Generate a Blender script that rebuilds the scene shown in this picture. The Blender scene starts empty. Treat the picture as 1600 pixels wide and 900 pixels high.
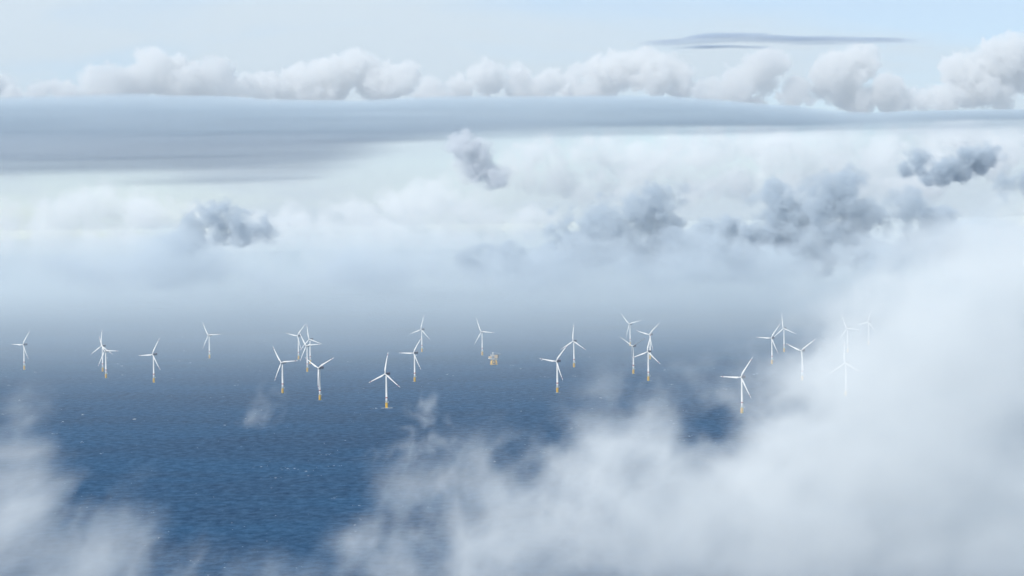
import bpy, bmesh, math, random
import numpy as np
from mathutils import Vector, Matrix

R = math.radians
scene = bpy.context.scene
COL = scene.collection
random.seed(7)

# ------------------------------------------------------------------ camera
CAM_H = 465.0
HALF_FOV = 12.5
F = 800.0 / math.tan(R(HALF_FOV))          # focal length in photo pixels (1600 wide)
PITCH = math.atan(73.0 / F)
ROLL = R(0.8)
cd = bpy.data.cameras.new('camera')
cam = bpy.data.objects.new('camera', cd)
COL.objects.link(cam)
cd.sensor_width = 36.0
cd.lens = 18.0 / math.tan(R(HALF_FOV))
cd.clip_start = 5.0
cd.clip_end = 400000.0
CAM_M = Matrix.Translation((0, 0, CAM_H)) @ Matrix.Rotation(math.pi / 2 - PITCH, 4, 'X') @ Matrix.Rotation(-ROLL, 4, 'Z')
cam.matrix_world = CAM_M
scene.camera = cam


def ray(px, py):
    """direction of a line of sight, scaled so that its y is 1"""
    d = CAM_M.to_3x3() @ Vector(((px - 800.0) / F, (450.0 - py) / F, -1.0))
    return d / d.y


def at(px, py, Y):
    """where that line of sight is at distance Y"""
    return Vector((0, 0, CAM_H)) + ray(px, py) * Y


def on_sea(px, py):
    d = ray(px, py)
    return Vector((0, 0, CAM_H)) + d * (-CAM_H / d.z)


# ------------------------------------------------------------------ light
SUN_EL, SUN_AZ = 38.0, -140.0              # azimuth measured from the view direction (+Y), clockwise
world = bpy.data.worlds.new("World")
scene.world = world
world.use_nodes = True
wn, wl = world.node_tree.nodes, world.node_tree.links
for n in list(wn):
    wn.remove(n)
sky = wn.new('ShaderNodeTexSky')
sky.sky_type = 'NISHITA'
sky.sun_disc = False
sky.sun_elevation = R(SUN_EL)
sky.sun_rotation = R(SUN_AZ)
sky.altitude = 2000
sky.air_density = 1.0
sky.dust_density = 0.1
sky.ozone_density = 2.5
bg = wn.new('ShaderNodeBackground')
bg.inputs['Strength'].default_value = 0.12
wo = wn.new('ShaderNodeOutputWorld')
# a high, thin veil of ice cloud in front of the blue
wtc = wn.new('ShaderNodeTexCoord')
wmp = wn.new('ShaderNodeMapping')
wmp.inputs['Scale'].default_value = (2.2, 2.2, 9.0)
wmp.inputs['Location'].default_value = (0.35, 0.0, 0.9)
wmp.inputs['Rotation'].default_value = (0, 0.10, 0)
wl.new(wtc.outputs['Generated'], wmp.inputs[0])
wnz = wn.new('ShaderNodeTexNoise')
wnz.inputs['Scale'].default_value = 2.2
wnz.inputs['Detail'].default_value = 5
wnz.inputs['Roughness'].default_value = 0.5
wnz.inputs['Distortion'].default_value = 0.4
wl.new(wmp.outputs[0], wnz.inputs['Vector'])
wmr = wn.new('ShaderNodeMapRange')
for k_, v_ in zip((1, 2, 3, 4), (0.40, 0.58, 0.05, 0.97)):
    wmr.inputs[k_].default_value = v_
wl.new(wnz.outputs['Fac'], wmr.inputs[0])
wmx = wn.new('ShaderNodeMixRGB')
wmx.inputs[2].default_value = (5.4, 6.3, 6.85, 1)
wl.new(wmr.outputs[0], wmx.inputs[0])
wl.new(sky.outputs[0], wmx.inputs[1])
wl.new(wmx.outputs[0], bg.inputs[0])
wl.new(bg.outputs[0], wo.inputs[0])

sd = bpy.data.lights.new('sun', 'SUN')
sd.energy = 4.8
sd.angle = R(0.6)
sd.color = (1.0, 0.975, 0.935)
sun = bpy.data.objects.new('sun', sd)
COL.objects.link(sun)
to_sun = Vector((math.sin(R(SUN_AZ)) * math.cos(R(SUN_EL)), math.cos(R(SUN_AZ)) * math.cos(R(SUN_EL)), math.sin(R(SUN_EL))))
sun.rotation_euler = to_sun.to_track_quat('Z', 'Y').to_euler()
sun.location = (0, 0, 3000)

vs = scene.view_settings
vs.view_transform = 'Standard'
vs.look = 'None'
vs.exposure = 0.05
vs.gamma = 1.0
vs.use_curve_mapping = False
cy = scene.cycles
cy.max_bounces = 12
cy.volume_bounces = 5
cy.diffuse_bounces = 2
cy.glossy_bounces = 2
cy.volume_step_rate = 2.0
cy.use_adaptive_sampling = True
cy.adaptive_threshold = 0.02
cy.volume_max_steps = 512
cy.use_denoising = True


# ------------------------------------------------------------------ helpers
def tag(o, label=None, cat=None, group=None, kind=None):
    if label: o['label'] = label
    if cat: o['category'] = cat
    if group: o['group'] = group
    if kind: o['kind'] = kind
    return o


def link_mesh(name, bm, mats, parent=None, smooth=False):
    me = bpy.data.meshes.new(name)
    bm.to_mesh(me)
    bm.free()
    if smooth:
        for p in me.polygons:
            p.use_smooth = True
    for m in (mats if isinstance(mats, (list, tuple)) else [mats]):
        me.materials.append(m)
    o = bpy.data.objects.new(name, me)
    COL.objects.link(o)
    if parent:
        o.parent = parent
    return o


def principled(name, color, rough=0.5, spec=0.5, noise=0.0, scale=0.2):
    m = bpy.data.materials.new(name)
    m.use_nodes = True
    nt = m.node_tree
    b = nt.nodes['Principled BSDF']
    b.inputs['Roughness'].default_value = rough
    b.inputs['Specular IOR Level'].default_value = spec
    b.inputs['Base Color'].default_value = (*color, 1)
    if noise > 0:
        tc = nt.nodes.new('ShaderNodeTexCoord')
        nz = nt.nodes.new('ShaderNodeTexNoise')
        nz.inputs['Scale'].default_value = scale
        nz.inputs['Detail'].default_value = 4
        nt.links.new(tc.outputs['Object'], nz.inputs['Vector'])
        mx = nt.nodes.new('ShaderNodeMixRGB')
        mx.inputs[1].default_value = (*[c * (1 - noise) for c in color], 1)
        mx.inputs[2].default_value = (*[min(1, c * (1 + noise)) for c in color], 1)
        nt.links.new(nz.outputs['Fac'], mx.inputs[0])
        nt.links.new(mx.outputs[0], b.inputs['Base Color'])
    return m


# ------------------------------------------------------------------ the sea
def sea_material():
    m = bpy.data.materials.new('sea_water')
    m.use_nodes = True
    nt = m.node_tree
    N, L = nt.nodes, nt.links
    b = N['Principled BSDF']
    tc = N.new('ShaderNodeTexCoord')

    def noise(sx, sy, detail, rough=0.55, loc=(0, 0, 0), rot=0.0):
        mp = N.new('ShaderNodeMapping')
        mp.inputs['Scale'].default_value = (1 / sx, 1 / sy, 1)
        mp.inputs['Location'].default_value = loc
        mp.inputs['Rotation'].default_value = (0, 0, rot)
        L.new(tc.outputs['Object'], mp.inputs[0])
        nz = N.new('ShaderNodeTexNoise')
        nz.inputs['Scale'].default_value = 1.0
        nz.inputs['Detail'].default_value = detail
        nz.inputs['Roughness'].default_value = rough
        L.new(mp.outputs[0], nz.inputs['Vector'])
        return nz.outputs['Fac']

    def math_(op, a, b_=None, clamp=False):
        n = N.new('ShaderNodeMath')
        n.operation = op
        n.use_clamp = clamp
        for i, v in enumerate((a, b_)):
            if v is None: continue
            if isinstance(v, (int, float)): n.inputs[i].default_value = v
            else: L.new(v, n.inputs[i])
        return n.outputs[0]

    def ramp(v, lo, hi, a=0.0, b_=1.0):
        n = N.new('ShaderNodeMapRange')
        n.interpolation_type = 'SMOOTHSTEP'
        n.inputs[1].default_value = lo
        n.inputs[2].default_value = hi
        n.inputs[3].default_value = a
        n.inputs[4].default_value = b_
        L.new(v, n.inputs[0])
        return n.outputs[0]

    swell = noise(22, 34, 6, 0.72)
    chop = noise(6, 15, 3, 0.6, rot=0.3)
    patch = noise(700, 420, 6, 0.65, rot=0.15)
    h = math_('ADD', math_('MULTIPLY', swell, 3.4), math_('MULTIPLY', chop, 0.7))
    bump = N.new('ShaderNodeBump')
    bump.inputs['Strength'].default_value = 1.0
    bump.inputs['Distance'].default_value = 1.0
    L.new(h, bump.inputs['Height'])
    # water colour: darker troughs, sky reflection painted into paler crests, broad wind patches
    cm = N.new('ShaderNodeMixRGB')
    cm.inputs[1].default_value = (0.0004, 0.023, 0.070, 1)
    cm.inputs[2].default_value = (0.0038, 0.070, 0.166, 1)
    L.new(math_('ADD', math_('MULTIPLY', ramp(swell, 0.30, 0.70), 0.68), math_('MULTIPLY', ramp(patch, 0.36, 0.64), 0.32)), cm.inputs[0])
    # whitecaps: short breaking crests
    cap_a = noise(16, 52, 4, 0.6, loc=(31, 7, 0), rot=-0.12)
    cap_b = noise(120, 300, 3, 0.6, loc=(5, 91, 0))
    caps = math_('MULTIPLY', ramp(cap_a, 0.70, 0.76), ramp(cap_b, 0.52, 0.66))
    fm = N.new('ShaderNodeMixRGB')
    fm.inputs[2].default_value = (0.80, 0.82, 0.83, 1)
    L.new(caps, fm.inputs[0])
    L.new(cm.outputs[0], fm.inputs[1])
    df = N.new('ShaderNodeBsdfDiffuse')
    L.new(fm.outputs[0], df.inputs['Color'])
    L.new(bump.outputs[0], df.inputs['Normal'])
    gl = N.new('ShaderNodeBsdfGlossy')
    gl.inputs['Roughness'].default_value = 0.3
    gl.inputs['Color'].default_value = (0.9, 0.95, 1.0, 1)
    L.new(bump.outputs[0], gl.inputs['Normal'])
    mx = N.new('ShaderNodeMixShader')
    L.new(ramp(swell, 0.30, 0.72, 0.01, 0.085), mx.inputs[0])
    L.new(df.outputs[0], mx.inputs[1])
    L.new(gl.outputs[0], mx.inputs[2])
    L.new(mx.outputs[0], N['Material Output'].inputs['Surface'])
    N.remove(b)
    return m


bm = bmesh.new()
v = [bm.verts.new(p) for p in ((-90000, -20000, 0), (90000, -20000, 0), (90000, 160000, 0), (-90000, 160000, 0))]
bm.faces.new(v)
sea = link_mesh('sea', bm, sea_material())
tag(sea, kind='structure', label='dark blue wind ruffled sea with whitecaps', cat='sea')

# ------------------------------------------------------------------ the air
HAZE_TOP = 690.0


def volume_material(name, color, density, aniso=0.0, attr=True):
    m = bpy.data.materials.new(name)
    m.use_nodes = True
    nt = m.node_tree
    for n in list(nt.nodes):
        nt.nodes.remove(n)
    out = nt.nodes.new('ShaderNodeOutputMaterial')
    pv = nt.nodes.new('ShaderNodeVolumePrincipled')
    pv.inputs['Color'].default_value = (*color, 1)
    pv.inputs['Density'].default_value = density
    pv.inputs['Anisotropy'].default_value = aniso
    pv.inputs['Density Attribute'].default_value = 'density' if attr else ''
    nt.links.new(pv.outputs[0], out.inputs['Volume'])
    return m


bm = bmesh.new()
bmesh.ops.create_cube(bm, size=1.0, matrix=Matrix.Translation((0, 34000, (HAZE_TOP - 1) / 2)) @ Matrix.Diagonal((110000, 90000, HAZE_TOP + 1, 1)))
haze = link_mesh('haze', bm, volume_material('sea_haze', (0.90, 0.97, 1.0), 1.3e-5, 0.0, attr=False))
tag(haze, kind='stuff')


# ------------------------------------------------------------------ cloud fields (numpy)
def _cubic(n_out, n_cells, rng_off):
    """matrix that reads n_cells+3 lattice values at n_out places along one axis (cubic B-spline)"""
    t = np.linspace(0, n_cells, n_out, endpoint=False) + rng_off
    i = np.floor(t).astype(int)
    f = (t - i).astype(np.float32)
    w = np.stack([(1 - f) ** 3, 3 * f ** 3 - 6 * f ** 2 + 4, -3 * f ** 3 + 3 * f ** 2 + 3 * f + 1, f ** 3], 1) / 6
    M = np.zeros((n_out, n_cells + 5), np.float32)
    for k in range(4):
        M[np.arange(n_out), i + k] += w[:, k]
    return M


def noise3(shape, cells, rng):
    c = [max(1, int(round(x))) for x in cells]
    lat = rng.standard_normal(c).astype(np.float32)
    for ax in range(3):
        lat = np.take(lat, np.arange(c[ax] + 5) % c[ax], axis=ax)      # repeats seamlessly
    for ax in range(3):
        M = _cubic(shape[ax], c[ax], rng.random())
        lat = np.moveaxis(np.tensordot(M, lat, axes=(1, ax)), 0, ax)
    return lat


def fbm(shape, cells, octaves, seed, gain=0.55, billow=False):
    rng = np.random.default_rng(seed)
    out = np.zeros(shape, np.float32)
    a, c, tot = 1.0, np.array(cells, float), 0.0
    for o in range(octaves):
        if any(x > s / 1.8 for x, s in zip(c, shape)):
            c = np.minimum(c, np.array(shape) / 1.8)
        n = noise3(shape, c, rng) * 1.9
        if billow:
            n = 1.0 - 2.0 * np.abs(n)
        out += a * n
        tot += a * a
        a *= gain
        c = c * 2.03
    return out / math.sqrt(tot)


def sstep(x, a, b):
    t = np.clip((x - a) / (b - a), 0, 1)
    return t * t * (3 - 2 * t)


class Grid:
    def __init__(self, lo, hi, voxel):
        self.lo, self.hi = np.array(lo, float), np.array(hi, float)
        vx = voxel if isinstance(voxel, (tuple, list)) else (voxel,) * 3
        self.n = tuple(int(round((h - l) / v_)) + 1 for l, h, v_ in zip(lo, hi, vx))
        self.ax = [np.linspace(l, h, k).astype(np.float32) for l, h, k in zip(lo, hi, self.n)]
        self.X = self.ax[0][:, None, None]
        self.Y = self.ax[1][None, :, None]
        self.Z = self.ax[2][None, None, :]

    def cells(self, size):
        s = size if isinstance(size, (tuple, list)) else (size,) * 3
        return [(h - l) / q for l, h, q in zip(self.lo, self.hi, s)]

    def fbm(self, size, octaves, seed, **k):
        return fbm(self.n, self.cells(size), octaves, seed, **k)

    def edge(self, m=0.08):
        """fades the density out at the faces of the grid"""
        e = 1.0
        for a, A in zip(self.ax, (self.X, self.Y, self.Z)):
            w = (a[-1] - a[0]) * m
            e = e * sstep(np.minimum(A - a[0], a[-1] - A), 0, w)
        return e


_groups = {}


def volume_group(mat):
    ng = bpy.data.node_groups.new('cloud_' + mat.name, 'GeometryNodeTree')
    I = ng.interface
    I.new_socket('Geometry', in_out='INPUT', socket_type='NodeSocketGeometry')
    I.new_socket('Air', in_out='INPUT', socket_type='NodeSocketObject')
    for nm in ('Min', 'Max', 'Count'):
        I.new_socket(nm, in_out='INPUT', socket_type='NodeSocketVector')
    for nm in ('NX', 'NY', 'NZ'):
        I.new_socket(nm, in_out='INPUT', socket_type='NodeSocketInt')
    I.new_socket('Geometry', in_out='OUTPUT', socket_type='NodeSocketGeometry')
    N, L = ng.nodes, ng.links
    gi, go = N.new('NodeGroupInput'), N.new('NodeGroupOutput')
    vc = N.new('GeometryNodeVolumeCube')
    pos = N.new('GeometryNodeInputPosition')

    def vm(op, a, b):
        n = N.new('ShaderNodeVectorMath')
        n.operation = op
        L.new(a, n.inputs[0])
        if isinstance(b, tuple): n.inputs[1].default_value = b
        elif b is not None: L.new(b, n.inputs[1])
        return n.outputs[0]

    def ma(op, a, b):
        n = N.new('ShaderNodeMath')
        n.operation = op
        for i, v_ in enumerate((a, b)):
            if isinstance(v_, (int, float)): n.inputs[i].default_value = v_
            else: L.new(v_, n.inputs[i])
        return n.outputs[0]

    rel = vm('DIVIDE', vm('SUBTRACT', pos.outputs[0], gi.outputs['Min']), vm('SUBTRACT', gi.outputs['Max'], gi.outputs['Min']))
    cm1 = vm('SUBTRACT', gi.outputs['Count'], (1, 1, 1))
    ijk = vm('FLOOR', vm('ADD', vm('MULTIPLY', rel, cm1), (0.5, 0.5, 0.5)), None)
    sep = N.new('ShaderNodeSeparateXYZ')
    L.new(ijk, sep.inputs[0])

    def toint(a):
        n = N.new('FunctionNodeFloatToInt')
        n.rounding_mode = 'ROUND'
        L.new(a, n.inputs[0])
        return n.outputs[0]

    def imath(op, a, b):
        n = N.new('FunctionNodeIntegerMath')
        n.operation = op
        L.new(a, n.inputs[0])
        L.new(b, n.inputs[1])
        return n.outputs[0]

    ix, iy, iz = (toint(sep.outputs[k]) for k in range(3))
    idx = imath('ADD', imath('MULTIPLY', imath('ADD', imath('MULTIPLY', ix, gi.outputs['NY']), iy), gi.outputs['NZ']), iz)
    na = N.new('GeometryNodeInputNamedAttribute')
    na.data_type = 'FLOAT'
    na.inputs['Name'].default_value = 'cloud_density'
    si = N.new('GeometryNodeSampleIndex')
    si.data_type = 'FLOAT'
    si.domain = 'POINT'
    si.clamp = True
    oi = N.new('GeometryNodeObjectInfo')
    L.new(gi.outputs['Air'], oi.inputs[0])
    L.new(oi.outputs['Geometry'], si.inputs['Geometry'])
    L.new(na.outputs[0], si.inputs['Value'])
    L.new(idx, si.inputs['Index'])
    L.new(si.outputs[0], vc.inputs['Density'])
    L.new(gi.outputs['Min'], vc.inputs['Min'])
    L.new(gi.outputs['Max'], vc.inputs['Max'])
    for a, b in (('NX', 'Resolution X'), ('NY', 'Resolution Y'), ('NZ', 'Resolution Z')):
        L.new(gi.outputs[a], vc.inputs[b])
    sm = N.new('GeometryNodeSetMaterial')
    sm.inputs['Material'].default_value = mat
    L.new(vc.outputs[0], sm.inputs[0])
    L.new(sm.outputs[0], go.inputs[0])
    return ng


def cloud(name, grid, dens, mat, label=None, cat='cloud', group=None, kind=None):
    """a cloud: one object whose points carry the density of the air, turned into a volume"""
    c = (grid.lo + grid.hi) / 2
    dens = np.ascontiguousarray(dens, np.float32)
    dens[dens < 0.004] = 0
    me = bpy.data.meshes.new(name)
    n = dens.size
    me.vertices.add(n)
    P = np.empty((n, 3), np.float32)
    g = np.broadcast_arrays(grid.X - c[0], grid.Y - c[1], grid.Z - c[2])
    for k in range(3):
        P[:, k] = g[k].ravel()
    me.vertices.foreach_set('co', P.ravel())
    at_ = me.attributes.new('cloud_density', 'FLOAT', 'POINT')
    at_.data.foreach_set('value', dens.ravel())
    air = bpy.data.objects.new(name + '_density', me)     # data only, never linked to the scene
    vol = bpy.data.volumes.new(name)
    vol.materials.append(mat)
    o = bpy.data.objects.new(name, vol)
    o.location = c
    COL.objects.link(o)
    md = o.modifiers.new('volume', 'NODES')
    if mat.name not in _groups:
        _groups[mat.name] = volume_group(mat)
    ng = _groups[mat.name]
    md.node_group = ng
    ids = {i.name + i.in_out: i.identifier for i in ng.interface.items_tree}
    md[ids['AirINPUT']] = air
    md[ids['MinINPUT']] = tuple(float(x) for x in grid.lo - c)
    md[ids['MaxINPUT']] = tuple(float(x) for x in grid.hi - c)
    md[ids['CountINPUT']] = tuple(float(x) for x in grid.n)
    for nm, q in zip(('NX', 'NY', 'NZ'), grid.n):
        md[ids[nm + 'INPUT']] = int(q)
    tag(o, label, cat if not kind else None, group, kind)
    print('cloud', name, grid.n, n, 'mean', float(dens.mean()))
    return o


def px_size(px, Y):
    return px * Y / F


# ---- cumulus: heaped spheres, then eaten into by billowing noise
def cumulus(name, Y, heaps, base_py, seed, label, mat, group, voxel=None, depth=120, soft=1.0, amp=3.4, size=12, base_fade=12, thin=0.0, wispy=0.0, split=0):
    """heaps: (px, py, radius px) of the main bulges; smaller ones grow on them"""
    rng = np.random.default_rng(seed)
    k = Y / F
    S = []
    if split:
        heaps = [(px + r * rng.uniform(-0.62, 0.62), py + r * rng.uniform(-0.45, 0.55), r * rng.uniform(0.42, 0.76)) for (px, py, r) in heaps for _ in range(split)]
    for (px, py, r) in heaps:
        p = at(px, py, Y)
        yo = rng.uniform(-0.35, 0.35) * depth * k
        S.append((p.x, p.y + yo, p.z, r * k))
        for _ in range(int(12 + r * 0.45)):
            th, ph = rng.uniform(0, 2 * math.pi), math.asin(rng.uniform(-0.25, 1.0))
            d = np.array((math.cos(th) * math.cos(ph), math.sin(th) * math.cos(ph), math.sin(ph)))
            rr = r * rng.uniform(0.22, 0.5)
            c = np.array((p.x, p.y + yo, p.z)) + d * (r - rr * 0.35) * k
            S.append((*c, rr * k))
            for _ in range(5):
                th2, ph2 = rng.uniform(0, 2 * math.pi), math.asin(rng.uniform(-0.3, 1.0))
                d2 = np.array((math.cos(th2) * math.cos(ph2), math.sin(th2) * math.cos(ph2), math.sin(ph2)))
                r3 = rr * rng.uniform(0.3, 0.55)
                S.append((*(c + d2 * (rr - r3 * 0.3) * k), r3 * k))
    A = np.array(S)
    vox = (voxel or 2.0) * k
    pad = (4 + soft + 0.7 * amp) * k
    zb = at(heaps[0][0], base_py, Y).z
    lo = (A[:, :3] - A[:, 3:]).min(0) - pad
    hi = (A[:, :3] + A[:, 3:]).max(0) + pad
    lo[2] = zb - pad
    g = Grid(lo, hi, (vox, vox * 1.6, vox))
    R_ = (8 + 1.2 * soft + 1.5 * amp) * k
    sdf = np.full(g.n, R_, np.float32)
    for (x, y, z, r) in S:
        sl = []
        for a, c in zip(g.ax, (x, y, z)):
            i0, i1 = np.searchsorted(a, (c - r - R_, c + r + R_))
            sl.append(slice(i0, i1))
        if any(s.start >= s.stop for s in sl): continue
        sub = sdf[tuple(sl)]
        d = np.sqrt((g.X[sl[0]] - x) ** 2 + (g.Y[:, sl[1]] - y) ** 2 + (g.Z[:, :, sl[2]] - z) ** 2) - r
        np.minimum(sub, d, out=sub)
    n = g.fbm(size * k, 4, seed + 1, gain=0.65, billow=True)
    if wispy:
        n = n + wispy * g.fbm((size * 2.2 * k, size * 2.2 * k, size * 1.6 * k), 5, seed + 3, gain=0.68)
    sdf = sdf / k - amp * n                  # in photo pixels
    den = sstep(-sdf, -0.6 * soft, 0.9 * soft)
    den *= sstep(g.Z, zb, zb + base_fade * k)
    if thin:
        den *= np.clip(1 - thin * (0.5 + 0.6 * g.fbm(size * 3 * k, 3, seed + 4)), 0.05, 1)
    return cloud(name, g, den, mat, label=label, group=group)


def puffs(L, seed):
    rng = np.random.default_rng(seed)
    out = []
    for l in L:
        px, py, rx, ry = l[:4]
        for i in range(max(2, int(math.ceil(rx / ry * 2.4)))):
            a, q = rng.uniform(0, 2 * math.pi), math.sqrt(rng.random()) * 0.75
            r = ry * rng.uniform(0.48, 0.85)
            out.append((px + rx * q * math.cos(a), py + ry * 0.8 * q * math.sin(a), r))
    return out


# ---- ragged clouds and fog: soft lobes torn by noise
def lobes(g, L, Y0):
    """sum of soft ellipsoids given as (px, py, rx, ry, amp, dy, rdepth, tilt)"""
    M = np.zeros(g.n, np.float32)
    for l in L:
        px, py, rx, ry, amp = l[:5]
        Yc = Y0 + (l[5] if len(l) > 5 else 0.0)
        k = Yc / F
        c = at(px, py, Yc)
        rd = l[6] if len(l) > 6 else max(rx, ry) * k
        t = R(l[7]) if len(l) > 7 else 0.0
        dx, dz = (g.X - c.x), (g.Z - c.z)
        u = (dx * math.cos(t) + dz * math.sin(t)) / (rx * k)
        w = (-dx * math.sin(t) + dz * math.cos(t)) / (ry * k)
        q = u * u + w * w + ((g.Y - c.y) / rd) ** 2
        M += amp * np.exp(-1.2 * q)
    return M


def ragged(name, Y0, L, box_px, depth, voxel_px, noise_px, mat, seed, label=None, group=None, kind=None,
           cut=(0.35, 1.0), rough=0.5, stretch=(1.0, 6.0, 1.0), octaves=6, gain=0.62, warp=0.0, shear=0.0, vdepth=2.5):
    x0, y0, x1, y1 = box_px
    k = Y0 / F
    zt = max(at(x0, y0, Y0).z, at(x1, y0, Y0).z)
    zb = min(at(x0, y1, Y0).z, at(x1, y1, Y0).z)
    xs = [at(x, y, Y0).x for x in (x0, x1) for y in (y0, y1)]
    g = Grid((min(xs), Y0 - depth / 2, max(3.0, zb)), (max(xs), Y0 + depth / 2, zt), (voxel_px * k, voxel_px * k * vdepth, voxel_px * k))
    L = [tuple(l[:5]) + ((l[5] if len(l) > 5 else 0.0), depth * 0.42, (l[7] if len(l) > 7 else 0.0)) for l in L]
    M = lobes(g, L, Y0)
    n = g.fbm([noise_px * k * s for s in stretch], octaves, seed, gain=gain)
    n = 0.6 * n + 0.5 * (g.fbm([noise_px * k * 0.55 * s for s in stretch], 4, seed + 77, gain=0.6, billow=True))
    if shear:
        for iz in range(g.n[2]):
            n[:, :, iz] = np.roll(n[:, :, iz], int(shear * iz), axis=0)
    if warp:
        idx = []
        for ax in range(3):
            w = g.fbm([noise_px * k * 0.8 * s for s in stretch], 3, seed + 11 + ax)
            idx.append(np.clip(np.arange(g.n[ax]).reshape([-1 if q == ax else 1 for q in range(3)]) + (w * warp / (1 if ax != 1 else vdepth)).astype(int), 0, g.n[ax] - 1))
        n = n[idx[0], idx[1], idx[2]]
    den = np.clip((M + rough * n * np.clip(M * 3.0, 0, 1) - cut[0]) / (cut[1] - cut[0]), 0, 1) ** 1.4 * g.edge(0.06)
    return cloud(name, g, den, mat, label=label, group=group, kind=kind)


# ------------------------------------------------------------------ wind turbines
HUB_H, BLADE = 95.0, 61.5
WHITE_P = principled('white_turbine_paint', (0.64, 0.635, 0.615), 0.45, 0.4, 0.04, 0.15)
YELLOW_P = principled('yellow_marker_paint', (0.88, 0.50, 0.008), 0.5, 0.4, 0.12, 0.4)
RED_P = principled('red_band_paint', (0.26, 0.012, 0.03), 0.5, 0.4)
NAVY_P = principled('navy_nacelle_paint', (0.025, 0.035, 0.085), 0.5, 0.3, 0.1, 0.3)
GREY_P = principled('grey_steel', (0.42, 0.43, 0.44), 0.5, 0.4, 0.1, 0.5)
DARK_P = principled('dark_steel', (0.06, 0.07, 0.09), 0.6, 0.3, 0.1, 0.5)


def lathe(bm, prof, seg=24, cap=True, M=None):
    rings = []
    for r, z in prof:
        rings.append([bm.verts.new((r * math.cos(2 * math.pi * i / seg), r * math.sin(2 * math.pi * i / seg), z)) for i in range(seg)])
    for a, b in zip(rings, rings[1:]):
        for i in range(seg):
            bm.faces.new((a[i], a[(i + 1) % seg], b[(i + 1) % seg], b[i]))
    if cap:
        bm.faces.new(list(reversed(rings[0])))
        bm.faces.new(rings[-1])
    if M is not None:
        bmesh.ops.transform(bm, matrix=M, verts=[v_ for r_ in rings for v_ in r_])


def box(bm, lo, hi, bev=0.0, M=None):
    c = [(a + b) / 2 for a, b in zip(lo, hi)]
    s = [b - a for a, b in zip(lo, hi)]
    r = bmesh.ops.create_cube(bm, size=1.0, matrix=Matrix.Translation(c) @ Matrix.Diagonal((*s, 1)))
    vs_ = r['verts']
    if bev:
        ed = {e for v_ in vs_ for e in v_.link_edges}
        rr = bmesh.ops.bevel(bm, geom=list(ed), offset=bev, segments=2, affect='EDGES')
        vs_ = list({v_ for f in rr['faces'] for v_ in f.verts} | {v_ for v_ in vs_ if v_.is_valid})
    if M is not None:
        bmesh.ops.transform(bm, matrix=M, verts=vs_)


def bar(bm, a, b, r, seg=8):
    a, b = Vector(a), Vector(b)
    d = b - a
    M = Matrix.Translation(a) @ d.to_track_quat('Z', 'Y').to_matrix().to_4x4()
    lathe(bm, [(r, 0), (r, d.length)], seg, True, M)


def blade_mesh():
    """a blade along +Z, chord along X, its face towards -Y; bands of paint near the tip"""
    bm = bmesh.new()
    st = [(0.0, 2.6, 1.0, 0), (0.03, 2.6, 1.0, 0), (0.08, 3.2, 0.75, 14), (0.14, 4.3, 0.48, 13), (0.20, 4.9, 0.34, 11), (0.28, 4.6, 0.28, 9), (0.4, 3.8, 0.24, 6.5),
          (0.55, 3.0, 0.21, 4.5), (0.7, 2.4, 0.19, 2.5), (0.80, 2.0, 0.18, 1.6), (0.84, 1.85, 0.18, 1.4), (0.89, 1.65, 0.18, 1.0), (0.95, 1.3, 0.18, 0.5), (0.985, 0.85, 0.18, 0.2), (1.0, 0.25, 0.2, 0)]
    n = 14
    rings = []
    for t, ch, th, tw in st:
        ring = []
        rnd = max(0.0, 1 - t / 0.14)
        for i in range(n):
            a = 2 * math.pi * i / n
            x = math.cos(a) * 0.5
            yy = math.sin(a) * 0.5 * th
            if t > 0.05:
                yy *= (0.45 + 0.9 * (0.5 + x)) if rnd == 0 else 1
            xx = x * ch + 0.22 * ch * (1 - rnd) * (1 if t > 0.03 else 0) * -1
            yy *= ch
            ca, sa = math.cos(R(tw)), math.sin(R(tw))
            sweep = -2.5 * t + 8.0 * t * t            # the wind bends the blade back
            ring.append(bm.verts.new((xx * ca - yy * sa, xx * sa + yy * ca + sweep, 1.2 + t * BLADE)))
        rings.append((t, ring))
    for (t0, a), (t1, b) in zip(rings, rings[1:]):
        for i in range(n):
            f = bm.faces.new((a[i], a[(i + 1) % n], b[(i + 1) % n], b[i]))
            f.material_index = 1 if 0.83 < (t0 + t1) / 2 < 0.90 else 0
    bm.faces.new(list(reversed(rings[0][1])))
    bm.faces.new(rings[-1][1])
    return bm


ROTOR = Vector((0, -5.6, HUB_H + 1.0))     # hub centre, in front (-Y) of the tower
TILT = R(5)


def blade_matrix(phase, pitch=0.0):
    """phase: clockwise from straight up as seen from the front"""
    return Matrix.Translation(ROTOR) @ Matrix.Rotation(-TILT, 4, 'X') @ Matrix.Rotation(R(phase), 4, 'Y') @ Matrix.Rotation(R(2.5), 4, 'X') @ Matrix.Rotation(R(pitch), 4, 'Z')


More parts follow.
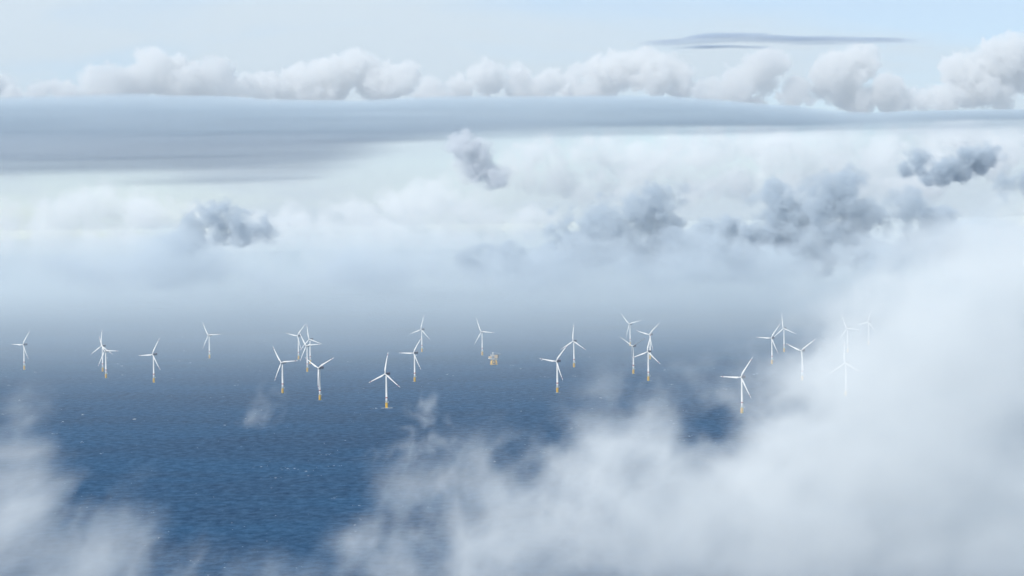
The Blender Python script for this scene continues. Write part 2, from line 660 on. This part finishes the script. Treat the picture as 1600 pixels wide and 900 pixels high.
def make_turbine():
    root = bpy.data.objects.new('wind_turbine', None)
    COL.objects.link(root)
    root.empty_display_size = 5
    bm = bmesh.new()
    lathe(bm, [(3.35, -6), (3.35, 14.2), (3.7, 14.6), (3.7, 15.2), (3.1, 15.3)], 28)
    fd = link_mesh('foundation', bm, YELLOW_P, root, True)
    bm = bmesh.new()                                        # boat landing: two tubes and rungs
    for s in (-0.9, 0.9):
        bar(bm, (-4.2, s, -3), (-4.2, s, 12.5), 0.28)
        for z in (1, 6, 11):
            bar(bm, (-4.2, s, z), (-3.2, s, z), 0.2)
    for z in np.arange(0, 13, 1.2):
        bar(bm, (-4.2, -0.9, z), (-4.2, 0.9, z), 0.08, 6)
    link_mesh('boat_landing', bm, YELLOW_P, fd)
    bm = bmesh.new()                                        # work platform with its railing
    lathe(bm, [(4.7, 15.25), (4.7, 15.5), (3.0, 15.52)], 28)
    box(bm, (3.6, -1.8, 15.25), (7.6, 1.8, 15.52))
    pf = link_mesh('platform', bm, GREY_P, root)
    bm = bmesh.new()
    for i in range(20):
        a = 2 * math.pi * i / 20
        a2 = 2 * math.pi * (i + 1) / 20
        p, q = (4.6 * math.cos(a), 4.6 * math.sin(a)), (4.6 * math.cos(a2), 4.6 * math.sin(a2))
        bar(bm, (*p, 15.6), (*p, 16.8), 0.06, 6)
        for z in (16.2, 16.8):
            bar(bm, (*p, z), (*q, z), 0.05, 6)
    link_mesh('railing', bm, WHITE_P, pf)
    bm = bmesh.new()
    bar(bm, (6.8, 0, 15.5), (6.8, 0, 19.2), 0.3)
    bar(bm, (6.8, 0, 19.1), (8.6, -3.2, 20.4), 0.2)
    link_mesh('davit_crane', bm, WHITE_P, pf)
    bm = bmesh.new()
    lathe(bm, [(3.05, 15.6), (2.98, 28.0), (2.97, 28.02), (2.97, 30.2), (2.96, 30.22), (2.6, 55), (2.1, 80), (1.85, HUB_H - 2.2)], 32)
    tw = link_mesh('tower', bm, WHITE_P, root, True)
    bm = bmesh.new()
    lathe(bm, [(3.05, 27.2), (3.04, 30.4)], 32, False)
    link_mesh('red_band', bm, RED_P, tw, True)
    bm = bmesh.new()
    box(bm, (-0.55, -3.14, 16.0), (0.55, -2.9, 18.3), 0.05)
    link_mesh('door', bm, GREY_P, tw)
    bm = bmesh.new()
    box(bm, (-3.1, -3.2, HUB_H - 2.4), (3.1, 16.5, HUB_H + 4.2), 0.7)
    nc = link_mesh('nacelle', bm, NAVY_P, root)
    bm = bmesh.new()
    box(bm, (-3.0, 11.0, HUB_H + 4.22), (3.0, 16.2, HUB_H + 4.45))
    for x in (-2.9, 2.9):
        for y in (11.1, 12.8, 14.5, 16.1):
            bar(bm, (x, y, HUB_H + 4.2), (x, y, HUB_H + 5.4), 0.06, 6)
        bar(bm, (x, 11.1, HUB_H + 5.4), (x, 16.1, HUB_H + 5.4), 0.06, 6)
    link_mesh('hoist_deck', bm, RED_P, nc)
    bm = bmesh.new()
    lathe(bm, [(0.1, -3.4), (0.9, -3.1), (1.7, -2.2), (2.1, -1.0), (2.15, 0.6), (2.0, 2.3)], 24, True)
    bmesh.ops.transform(bm, matrix=Matrix.Translation(ROTOR) @ Matrix.Rotation(R(-90) - TILT, 4, 'X') @ Matrix.Rotation(math.pi, 4, 'X'), verts=bm.verts)
    link_mesh('hub', bm, WHITE_P, root, True)
    b0 = link_mesh('blade', blade_mesh(), [WHITE_P, RED_P], root, True)
    for k in (1, 2):
        b = b0.copy()
        COL.objects.link(b)
        b.parent = root
    return root


def copy_tree(o, parent=None):
    c = o.copy()
    COL.objects.link(c)
    c.parent = parent
    for ch in list(o.children):
        copy_tree(ch, c)
    return c


# base and rotor phase of each turbine, read from the photograph, with its description
TURBINES = [
    (38.1, 577.5, 31, 0, 'white wind turbine farthest left of all, alone near the edge of the sea'),
    (160.7, 580.6, -1, 0, 'white wind turbine just behind and left of the one it overlaps, left of the picture'),
    (165.9, 590.7, -31, 0, 'white turbine in front of the overlapping left pair, one blade level to the right'),
    (240.6, 597.7, 26, 0, 'single white wind turbine just right of the overlapping left pair'),
    (327.5, 560.0, -33, 0, 'single small white wind turbine left of the cluster of five, with open sea around it'),
    (441.9, 614.2, -36, 0, 'white wind turbine at the left front of the cluster of five'),
    (466.7, 561.6, 39, 0, 'white wind turbine at the back left of the cluster of five'),
    (485.0, 568.6, -14, 0, 'dimmer white wind turbine at the back of the cluster of five, blades crossing its neighbour'),
    (480.5, 581.0, -35, 0, 'white wind turbine in the middle of the cluster of five, faded yellow foot'),
    (500.1, 625.1, 60, 0, 'white wind turbine at the right front of the cluster of five, blades making a Y'),
    (604.3, 637.3, 6, 0, 'large nearest white wind turbine standing in a line of white foam'),
    (648.3, 596.3, 30, 0, 'white wind turbine in front of another one, right of the largest turbine'),
    (659.5, 550.0, 12, 0, 'far white wind turbine behind the one right of the largest turbine'),
    (753.8, 555.0, -27, 0, 'white wind turbine just left of the offshore platform'),
    (871.2, 613.2, 37, 0, 'white turbine right of the platform whose blade meets a blade of the one behind'),
    (897.2, 573.8, 0, 0, 'white wind turbine right of the platform with one blade straight up'),
    (984.8, 540.3, -45, 0, 'farthest white wind turbine at the back left of the group of four'),
    (989.9, 583.9, -55, 62, 'white wind turbine with thin feathered blades at the front left of the group of four'),
    (1016.2, 561.2, 44, 0, 'white wind turbine at the back right of the group of four'),
    (1013.4, 595.0, 10, 0, 'white wind turbine at the front right of the group of four'),
    (1206.5, 568.8, 33, 0, 'white turbine with one blade level to the left, front of the pair before fog'),
    (1225.4, 549.9, -9, 0, 'white turbine with one blade nearly straight up, rear of the pair before fog'),
    (1159.7, 645.7, 31, 0, 'white wind turbine standing in a gap of dark water between wisps of fog'),
    (1253.8, 594.0, 52, 0, 'faint wind turbine with blades in a Y half hidden by fog'),
    (1324.5, 550.3, -24, 0, 'faint wind turbine in thin fog left of the faintest far one'),
    (1357.3, 538.0, 17, 0, 'faint far wind turbine farthest right, at the edge of the fog'),
    (1321.9, 618.0, -3, 0, 'almost hidden wind turbine deep in the fog with its lowest parts lost'),
]
proto = make_turbine()
rt = random.Random(5)
for i, (px, py, ph, pitch, lab) in enumerate(TURBINES):
    t = proto if i == 0 else copy_tree(proto)
    p = on_sea(px, py)
    t.location = (p.x, p.y, 0)
    t.rotation_euler = (0, 0, R(-33 + rt.uniform(-2, 2)))
    k = 0
    for ch in t.children:
        if ch.name.split('.')[0] == 'blade':
            ch.matrix_basis = blade_matrix(ph + 120 * k, pitch)
            k += 1
    tag(t, lab, 'wind turbine', 'wind turbines of the offshore farm')

# ------------------------------------------------------------------ offshore platform
ROOF_P = principled('pale_roof_sheet', (0.46, 0.44, 0.40), 0.6, 0.3, 0.15, 0.3)
CREAM_P = principled('cream_cladding', (0.52, 0.36, 0.19), 0.6, 0.3, 0.15, 0.2)
root = bpy.data.objects.new('offshore_platform', None)
COL.objects.link(root)
p = on_sea(771.5, 570.0)
root.location = (p.x, p.y, 0)
root.rotation_euler = (0, 0, R(14))
tag(root, 'cream and grey offshore substation platform on a yellow lattice jacket', 'offshore platform')
for sx in (-1, 1):
    for sy in (-1, 1):
        bm = bmesh.new()
        bar(bm, (sx * 11.5, sy * 9.5, -6), (sx * 8.6, sy * 7.6, 20.4), 1.0, 14)
        link_mesh('leg', bm, YELLOW_P, root, True)
cn = lambda sx, sy, z: (sx * (11.5 - 2.9 * (z + 6) / 26.4), sy * (9.5 - 1.9 * (z + 6) / 26.4), z)
ring = [(-1, -1), (1, -1), (1, 1), (-1, 1)]
bm = bmesh.new()
for a, b in zip(ring, ring[1:] + ring[:1]):
    bar(bm, cn(*a, 2.0), cn(*b, 18.5), 0.55, 10)
    bar(bm, cn(*b, 2.0), cn(*a, 18.5), 0.55, 10)
    bar(bm, cn(*a, 2.0), cn(*b, 2.0), 0.5, 10)
    bar(bm, cn(*a, 18.5), cn(*b, 18.5), 0.5, 10)
link_mesh('brace', bm, YELLOW_P, root, True)
bm = bmesh.new()
box(bm, (-15, -11, 20.4), (13, 11, 22.2), 0.15)
link_mesh('cellar_deck', bm, GREY_P, root)
bm = bmesh.new()
box(bm, (-19.5, -11.5, 23.0), (-10.2, 8, 25.4), 0.3)
link_mesh('lifeboat_deck', bm, WHITE_P, root)
bm = bmesh.new()
box(bm, (-18, -10.5, 25.5), (-10.2, 9, 32.0), 0.2)
link_mesh('accommodation_module', bm, CREAM_P, root)
bm = bmesh.new()
box(bm, (-10.0, -10.8, 22.3), (1.0, 11, 36.0), 0.2)
tm = link_mesh('transformer_module', bm, GREY_P, root)
bm = bmesh.new()
for x in (-8, -5.5, -3, -0.8):
    box(bm, (x - 0.7, -10.98, 25.0), (x + 0.7, -10.82, 33.0))
link_mesh('louvre', bm, DARK_P, tm)
bm = bmesh.new()
box(bm, (-11.0, -11.4, 36.1), (1.2, 11.4, 38.0), 0.25)
link_mesh('roof', bm, ROOF_P, root)
bm = bmesh.new()
box(bm, (1.2, -12, 24.2), (12.6, 10.4, 37.2), 0.2)
sm_ = link_mesh('switchgear_module', bm, CREAM_P, root)
bm = bmesh.new()
for z in (28.4, 32.6):
    box(bm, (1.4, -12.16, z), (12.4, -12.02, z + 0.5))
for x in (4.0, 8.2):
    box(bm, (x, -12.16, 24.4), (x + 0.4, -12.02, 28.3))
link_mesh('cladding_rib', bm, GREY_P, sm_)
bm = bmesh.new()
box(bm, (12.8, -9.5, 25.0), (17.2, 9.6, 37.6), 0.2)
link_mesh('cooler_bank', bm, DARK_P, root)
bm = bmesh.new()
bar(bm, (-3.5, -4, 39.4), (-3.5, -4, 44.6), 1.3, 14)
box(bm, (-5.6, -6, 44.6), (-1.4, -2, 47.6), 0.3)
cr = link_mesh('crane', bm, WHITE_P, root)
bm = bmesh.new()
for s in (-0.7, 0.7):
    bar(bm, (-1.4, -4 + s, 45.4), (27, -4 + s * 0.3, 41.4), 0.28, 8)
    bar(bm, (-1.4, -4 + s, 46.8), (27, -4 + s * 0.3, 41.8), 0.2, 8)
for i in range(12):
    t0, t1 = i / 12, (i + 1) / 12
    q = lambda t_, s_, u: (-1.4 + 28.4 * t_, -4 + s_ * (1 - 0.7 * t_), 45.4 + 1.4 * u * (1 - 0.7 * t_) - 4.0 * t_)
    bar(bm, q(t0, 0.7, 0), q(t1, 0.7, 1), 0.12, 6)
    bar(bm, q(t0, -0.7, 1), q(t1, -0.7, 0), 0.12, 6)
link_mesh('crane_boom', bm, GREY_P, cr)
bm = bmesh.new()
lathe(bm, [(11.0, 37.9), (11.0, 38.6)], 8, True, Matrix.Translation((22.0, 3.5, 0)))
hd = link_mesh('helideck', bm, DARK_P, root)
bm = bmesh.new()
for a in ((16.9, -4, 30), (16.9, 9, 30)):
    bar(bm, a, (24, a[1] * 0.7 + 1, 37.9), 0.5, 8)
    bar(bm, (a[0], a[1], 34.5), (21, a[1] * 0.7 + 1, 37.9), 0.4, 8)
link_mesh('helideck_strut', bm, DARK_P, hd)
bm = bmesh.new()
bar(bm, (-9.0, 6, 39.4), (-9.0, 6, 52), 0.22, 8)
bar(bm, (-10.4, 6, 49), (-7.6, 6, 49), 0.12, 6)
link_mesh('mast', bm, WHITE_P, root)

# ------------------------------------------------------------------ foam: breaking crests and the wash round the feet
FOAM_P = principled('sea_foam', (0.62, 0.66, 0.69), 0.8, 0.2)
rf = random.Random(21)


def crest(bm, x, y, w, d, hgt, ang):
    """a low ragged ridge of broken water"""
    n = 9
    top, fr, bk = [], [], []
    ca, sa = math.cos(ang), math.sin(ang)
    for i in range(n):
        t = i / (n - 1) * 2 - 1
        e = max(0.0, 1 - abs(t) ** 2.2) * rf.uniform(0.45, 1.0)
        u = t * w / 2
        yo = rf.uniform(-0.15, 0.15) * d + 0.25 * d * t * t
        P_ = lambda a, b, c: bm.verts.new((x + a * ca - b * sa, y + a * sa + b * ca, c))
        fr.append(P_(u, yo - d * 0.5 * e, 0.03))
        top.append(P_(u, yo, 0.04 + hgt * e))
        bk.append(P_(u, yo + d * 0.5 * e, 0.03))
    for i in range(n - 1):
        bm.faces.new((fr[i], fr[i + 1], top[i + 1], top[i]))
        bm.faces.new((top[i], top[i + 1], bk[i + 1], bk[i]))


bm = bmesh.new()
for i in range(1100):
    px, py = rf.uniform(-40, 1640), 470 + 430 * rf.random() ** 1.3
    q = on_sea(px, py)
    big = rf.random() ** 3
    sc = min(1.25, q.y / 7000.0)
    crest(bm, q.x, q.y, (2.0 + 7 * big) * sc, (2.5 + 6 * big) * sc, (0.25 + 0.6 * big) * sc, rf.gauss(-0.1, 0.22))
    if big > 0.6:
        for _ in range(rf.randint(1, 3)):
            crest(bm, q.x + rf.uniform(-16, 16), q.y + rf.uniform(-30, 30), rf.uniform(2, 5) * sc, rf.uniform(3, 6) * sc, 0.4 * sc, rf.gauss(-0.1, 0.3))
for px, py in ((285, 526), (285, 527.2), (210, 655), (650, 555.5), (118, 547.5), (297, 567), (1178, 585), (1183, 584)):
    q = on_sea(px, py)
    crest(bm, q.x, q.y, 11, 12, 1.2, rf.gauss(0.05, 0.1))
wc = link_mesh('whitecaps', bm, FOAM_P)
tag(wc, kind='stuff')
for i, (px, py, _, _, lab) in enumerate(TURBINES[:23]):
    q = on_sea(px, py)
    bm = bmesh.new()
    s = 1.0 if i == 10 else rf.uniform(0.30, 0.55)
    for _ in range(9 if i == 10 else 4):
        a = rf.uniform(0, 2 * math.pi)
        crest(bm, q.x + math.cos(a) * 6.5 + rf.gauss(0, 5) * s, q.y - abs(math.sin(a)) * 6 - 3, rf.uniform(6, 15) * s, rf.uniform(4, 8), 0.6 * s, rf.gauss(0.1, 0.2))
    if i == 10:
        for u in np.linspace(-14, 14, 8):
            crest(bm, q.x + u, q.y - 6 - rf.uniform(0, 2), 7, 9, 0.7, rf.gauss(0.06, 0.1))
    tag(link_mesh('foot_wash', bm, FOAM_P), kind='stuff')
import time as _t
_t0 = _t.time()
WHITE = volume_material('cumulus_vapour', (1.0, 1.0, 0.996), 0.006)
SOFT = volume_material('pale_cloud_vapour', (0.985, 0.995, 1.0), 0.0024)
SHADED = volume_material('shaded_cloud_vapour', (0.665, 0.735, 0.80), 0.023)  # shade on the dark clouds is put into the colour, as lower albedo
PLUME = volume_material('plume_vapour', (0.84, 0.865, 0.90), 0.014)
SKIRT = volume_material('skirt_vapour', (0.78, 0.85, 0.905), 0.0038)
LENS = volume_material('lens_vapour', (0.62, 0.70, 0.80), 0.015)
SHEET = volume_material('shaded_layer_vapour', (0.69, 0.775, 0.84), 0.0048)  # the layer's shadowed side is painted in by darkening the vapour colour
FOG = volume_material('fog_vapour', (0.985, 1.0, 0.998), 0.0075)
WISP = volume_material('wisp_vapour', (0.985, 0.995, 1.0), 0.0055)

# --- far cumulus along the top of the dark layer
G1 = 'white cumulus heaps above the dark cloud layer'
for (heaps, sd_, lab) in (
    ([(0, 138, 26), (18, 152, 18)], 11, 'small white cumulus heap cut by the left edge of the sky'),
    ([(60, 150, 20), (100, 145, 24), (150, 135, 30), (200, 125, 36), (245, 117, 40), (285, 122, 40), (335, 122, 34), (362, 142, 22), (378, 156, 12), (310, 140, 30)], 12,
     'long creamy cumulus heap left of centre rising in steps to the right'),
    ([(395, 140, 20), (440, 135, 30), (480, 125, 38), (545, 100, 36), (580, 115, 34), (520, 130, 40), (620, 135, 34), (660, 145, 26), (690, 156, 14)], 13,
     'creamy cumulus heap with a knobbly tower on its middle'),
    ([(710, 140, 26), (755, 125, 30), (800, 130, 30), (850, 138, 28), (905, 132, 28), (950, 125, 32), (990, 120, 34), (1030, 112, 40), (1060, 125, 26), (1062, 148, 22), (1088, 156, 12)], 14,
     'long pale cumulus bank ending in a tall head with a shaded right side'),
    ([(1105, 140, 26), (1140, 130, 34), (1185, 115, 36), (1205, 110, 28), (1235, 142, 26), (1170, 150, 30), (1262, 160, 12)], 15,
     'rounded white cumulus heap just right of the tall shaded head'),
    ([(1285, 140, 28), (1310, 115, 36), (1335, 110, 34), (1375, 135, 34), (1405, 152, 24), (1340, 150, 34), (1430, 160, 14)], 16,
     'tall white cumulus heap with two heads under the thin dark streak'),
    ([(1450, 155, 22), (1485, 148, 26), (1520, 120, 44), (1560, 105, 46), (1600, 100, 50), (1560, 145, 34)], 17,
     'broad pale cumulus tower at the right edge of the sky'),
):
    cumulus('cumulus_cloud', 42000 + 700 * (sd_ % 3), heaps, 195, sd_, lab, WHITE, G1, voxel=1.05, amp=4.2, size=10, split=4)

# --- the dark layer: a wide sheet seen nearly edge on, and thin lenticular streaks
def layer(name, Y0, depth, top, bottom, mat, seed, label, voxel=(5, 10, 1.0), soft_top=1.6, soft_bot=36.0, streak=(600, 600, 9), amp=0.22, group=None, fade=0.08):
    k = Y0 / F
    xs = np.array([p[0] for p in top], float)
    x_px0, x_px1 = xs.min(), xs.max()
    ymin = min(p[1] for p in top) - 12
    ymax = max(p[1] for p in bottom) + 14
    c = [at(x, y, Y0) for x in (x_px0, x_px1) for y in (ymin, ymax)]
    g = Grid((min(p.x for p in c), Y0 - depth / 2, min(p.z for p in c)), (max(p.x for p in c), Y0 + depth / 2, max(p.z for p in c)), tuple(v_ * k for v_ in voxel))
    tp = [at(x, y, Y0) for x, y in top]
    bp = [at(x, y, Y0) for x, y in bottom]
    zt = np.interp(g.ax[0], [p.x for p in tp], [p.z for p in tp]).astype(np.float32)
    zb = np.interp(g.ax[0], [p.x for p in bp], [p.z for p in bp]).astype(np.float32)
    ker = np.hanning(max(5, len(zt) // 20))
    pad = len(ker) // 2
    sm = lambda z: np.convolve(np.pad(z, pad, mode='edge'), ker / ker.sum(), 'same')[pad:-pad][:len(z)].astype(np.float32)
    zt, zb = sm(zt)[:, None, None], sm(zb)[:, None, None]
    n = g.fbm([s * k for s in streak], 4, seed, gain=0.6)
    n2 = g.fbm((420 * k, depth * 2, 400 * k), 3, seed + 5, gain=0.5)
    th = np.maximum((zt - zb) / k, 1)
    t = (zt - g.Z) / k + np.minimum(2.5, 0.1 * th) * n2
    b = (g.Z - zb) / k + np.minimum(5.0, 0.2 * th) * n2
    n3 = g.fbm([s * k * q_ for s, q_ in zip(streak, (0.35, 0.35, 0.45))], 4, seed + 9, gain=0.65)
    den = sstep(t + np.minimum(0.9, 0.06 * th) * n3, 0, soft_top) * sstep(b + np.minimum(7.0, 0.2 * th) * n, 0, np.minimum(soft_bot, 0.95 * th))
    den *= np.clip(1.0 - 0.82 * np.clip(t / th, 0, 1) ** 1.0, 0.04, 1) * np.clip(0.7 + amp * n + 0.6 * amp * n3, 0.02, 1.8)
    e = 1.0
    for a, A in ((g.ax[0], g.X), (g.ax[1], g.Y)):
        w = (a[-1] - a[0]) * fade
        e = e * sstep(np.minimum(A - a[0], a[-1] - A), 0, w)
    return cloud(name, g, den * e, mat, label=label, group=group)

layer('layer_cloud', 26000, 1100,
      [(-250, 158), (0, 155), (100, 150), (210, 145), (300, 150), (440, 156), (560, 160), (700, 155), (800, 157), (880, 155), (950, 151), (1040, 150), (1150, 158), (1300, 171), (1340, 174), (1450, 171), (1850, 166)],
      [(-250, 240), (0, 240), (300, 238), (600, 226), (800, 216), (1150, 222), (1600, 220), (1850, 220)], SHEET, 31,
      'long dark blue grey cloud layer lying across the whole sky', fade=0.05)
layer('layer_cloud', 28500, 1500,
      [(-250, 165), (0, 163), (250, 156), (450, 163), (700, 166), (900, 166)],
      [(-250, 300), (0, 298), (300, 296), (480, 284), (640, 250), (760, 232), (900, 220)], volume_material('lower_layer_vapour', (0.76, 0.82, 0.875), 0.0050), 32,
      'pale blue grey sheet of cloud hanging below the dark layer on the left', soft_top=14, soft_bot=60, amp=0.10, streak=(380, 500, 8), group=None)
G3 = 'thin dark lens clouds near the top right'
layer('lens_cloud', 30000, 500, [(985, 67), (1050, 62), (1110, 54), (1180, 54), (1250, 59), (1330, 59), (1390, 61), (1450, 63)],
      [(985, 69), (1050, 68), (1110, 63), (1180, 63), (1250, 66), (1330, 65), (1390, 65), (1450, 66)], LENS, 33,
      'longest thin dark lens cloud near the top right, arched at its left end', voxel=(4, 10, 0.8), soft_top=2.5, soft_bot=5, streak=(150, 300, 4), group=G3, fade=0.15)
layer('lens_cloud', 30000, 400, [(1030, 75), (1090, 70), (1140, 69), (1190, 72), (1230, 75)],
      [(1030, 76), (1090, 78), (1140, 77), (1190, 77), (1230, 77)], LENS, 34,
      'short dark lens cloud just under the arched one', voxel=(4, 10, 0.8), soft_top=2.5, soft_bot=5, streak=(150, 300, 4), group=G3, fade=0.15)

# --- thin dry haze high over the horizon, in front of the far heaps
bm = bmesh.new()
bmesh.ops.create_cube(bm, size=1.0, matrix=Matrix.Translation((0, 36500, 3900)) @ Matrix.Diagonal((44000, 6000, 6300, 1)))
tag(link_mesh('far_haze', bm, volume_material('far_haze', (0.94, 0.975, 1.0), 1.3e-4, 0.0, attr=False)), kind='stuff')

# --- pale heaps between the layer and the haze
G4 = 'pale cloud banks low over the haze'
PALE = dict(voxel=1.6, depth=60, soft=8.0, amp=7.0, size=20, base_fade=60, wispy=0.8)
cumulus('cloud_bank', 30000, puffs([(900, 250, 130, 34), (1060, 245, 160, 42), (1250, 240, 170, 44), (1450, 235, 170, 40), (1620, 240, 140, 44), (780, 262, 80, 20), (1000, 290, 250, 30), (1300, 290, 250, 34)], 41), 360, 41,
        'bright creamy cloud bank below the dark layer at right', SOFT, G4, **PALE)
cumulus('cloud_bank', 24000, puffs([(10, 345, 40, 28), (100, 335, 60, 34), (160, 322, 44, 28), (240, 345, 100, 36), (60, 390, 160, 40), (330, 365, 100, 38), (210, 400, 200, 40), (395, 395, 80, 36)], 42), 470, 42,
        'white puffy cloud bank at the left edge low over the haze', SOFT, G4, **PALE)
cumulus('cloud_bank', 24000, puffs([(520, 340, 90, 32), (610, 328, 80, 34), (480, 365, 90, 36), (690, 340, 80, 42), (640, 385, 200, 40), (760, 370, 120, 40), (735, 285, 26, 20), (722, 305, 40, 30), (705, 330, 46, 34), (560, 410, 200, 36)], 43), 470, 43,
        'pale cloud bank beneath the grey plume', SOFT, G4, **PALE)
cumulus('plume_cloud', 18000, [(725, 232, 22), (742, 240, 22), (752, 258, 17), (765, 270, 14), (778, 280, 12), (784, 268, 8), (768, 288, 11), (748, 276, 14), (735, 262, 14)], 340, 44,
        'grey plume of cloud standing up in the middle of the sky', PLUME, None, voxel=0.9, depth=20, soft=6.0, amp=4.5, size=12, base_fade=60, wispy=0.8)

# --- darker ragged clouds nearer by
G5 = 'dark ragged clouds low over the sea'
DARK = dict(voxel=1.4, depth=40, soft=10.0, amp=8.0, size=17, base_fade=110, wispy=1.25, thin=0.35)
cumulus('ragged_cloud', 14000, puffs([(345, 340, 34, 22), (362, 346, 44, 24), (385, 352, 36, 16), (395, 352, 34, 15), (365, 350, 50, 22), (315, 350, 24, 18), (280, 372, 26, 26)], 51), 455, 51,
        'small dark ragged cloud alone on the left', SHADED, G5, **DARK)
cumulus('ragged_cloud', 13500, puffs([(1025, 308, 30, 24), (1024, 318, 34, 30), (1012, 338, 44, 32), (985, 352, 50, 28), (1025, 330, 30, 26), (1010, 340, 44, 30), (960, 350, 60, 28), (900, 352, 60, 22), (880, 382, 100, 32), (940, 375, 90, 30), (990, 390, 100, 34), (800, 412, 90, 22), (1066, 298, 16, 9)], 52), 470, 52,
        'tall dark ragged cloud leaning right of the middle', SHADED, G5, **DARK)
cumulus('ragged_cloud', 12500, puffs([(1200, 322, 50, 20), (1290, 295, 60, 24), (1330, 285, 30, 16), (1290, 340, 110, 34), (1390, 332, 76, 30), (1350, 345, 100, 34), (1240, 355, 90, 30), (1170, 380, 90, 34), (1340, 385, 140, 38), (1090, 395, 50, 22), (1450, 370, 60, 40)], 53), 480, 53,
        'wide dark ragged cloud bank above the fog at right', SHADED, G5, **DARK)
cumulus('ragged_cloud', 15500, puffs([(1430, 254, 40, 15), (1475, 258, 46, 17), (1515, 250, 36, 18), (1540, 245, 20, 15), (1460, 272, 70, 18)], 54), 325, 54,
        'grey ragged crest standing above the wide dark bank', SHADED, G5, **dict(DARK, soft=7.0, amp=5.0, size=13, base_fade=50, thin=0.25))
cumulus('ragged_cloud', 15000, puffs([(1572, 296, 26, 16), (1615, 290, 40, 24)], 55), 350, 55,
        'dark ragged cloud cut by the right edge of the sky', SHADED, G5, **dict(DARK, base_fade=40))
# thin grey skirts under them
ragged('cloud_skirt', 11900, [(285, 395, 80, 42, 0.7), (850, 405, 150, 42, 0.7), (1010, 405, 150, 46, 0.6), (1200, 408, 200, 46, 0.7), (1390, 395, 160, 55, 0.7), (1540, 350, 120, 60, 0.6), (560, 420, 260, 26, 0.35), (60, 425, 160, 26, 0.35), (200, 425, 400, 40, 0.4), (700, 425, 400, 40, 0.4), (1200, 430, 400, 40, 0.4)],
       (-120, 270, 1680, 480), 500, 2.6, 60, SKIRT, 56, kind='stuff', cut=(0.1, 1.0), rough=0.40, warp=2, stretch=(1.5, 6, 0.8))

# --- low mist where the sea meets the sky
g = Grid((-6800, 4500, 4), (6800, 32000, 640), (260, 370, 16))
n = g.fbm((2500, 5000, 260), 3, 61)
cloud('sea_mist', g, np.interp(g.Y, [4500, 8500, 16000, 24000], [0, 0.8, 1.45, 1.9]) * (1 - sstep(g.Z + 60 * n, 120 + 60 * sstep(g.Y, 9000, 18000), 400 + 235 * sstep(g.Y, 9000, 18000))) * np.clip(0.85 + 0.3 * n, 0.1, 1.6) * (1 - sstep(np.abs(g.X), 6000, 6750)) * (1 - sstep(g.Y, 22000, 32000)),
      volume_material('mist_vapour', (0.88, 0.967, 1.0), 1.6e-4), kind='stuff')

# --- fog close by, between the camera and the turbines
ragged('fog_bank', 2700, [
    (1500, 800, 420, 260, 1.9), (1250, 850, 380, 170, 1.1), (950, 870, 320, 140, 0.9), (720, 880, 170, 120, 0.8), (640, 850, 70, 60, 0.4),
    (1560, 560, 240, 200, 1.2), (1390, 680, 190, 130, 1.0), (1600, 860, 200, 150, 0.9), (960, 700, 110, 50, 0.45), (800, 745, 130, 60, 0.5),
    (1020, 610, 100, 34, 0.30), (1230, 590, 80, 50, 0.35), (1600, 420, 190, 105, 0.9), (1570, 680, 160, 160, 0.8), (1490, 560, 110, 90, 0.45), (1340, 580, 90, 60, 0.6), (1255, 592, 80, 50, 0.8), (1115, 668, 66, 42, -0.8)],
    (480, 280, 1700, 930), 320, 2.4, 90, FOG, 3, kind='stuff', cut=(0.10, 1.6), rough=0.46, warp=3, gain=0.64, octaves=6, shear=0.25, stretch=(1.0, 4.0, 1.0))
ragged('fog_bank', 2500, [
    (20, 850, 190, 130, 1.1), (150, 890, 120, 80, 0.7), (20, 730, 70, 90, 0.6), (45, 645, 26, 60, 0.42), (290, 905, 90, 56, 0.5), (430, 910, 150, 45, 0.36), (250, 840, 60, 40, 0.3)],
    (-120, 570, 620, 930), 280, 3.0, 90, FOG, 4, kind='stuff', cut=(0.10, 1.6), rough=0.46, warp=3, gain=0.64, octaves=6, shear=0.2, stretch=(1.0, 4.0, 1.0))
ragged('fog_wisp', 2600, [(410, 626, 32, 30, 0.6), (400, 652, 54, 22, 0.5), (430, 610, 30, 20, 0.3)], (330, 580, 480, 690), 100, 1.8, 36, WISP, 5, kind='stuff', cut=(0.15, 1.4), rough=0.7, warp=5)
ragged('fog_wisp', 2600, [(660, 645, 30, 36, 0.6), (672, 695, 34, 50, 0.7), (640, 705, 70, 36, 0.5)], (560, 600, 760, 780), 100, 1.8, 40, WISP, 6, kind='stuff', cut=(0.15, 1.4), rough=0.7, warp=5)
print('clouds took', _t.time() - _t0)
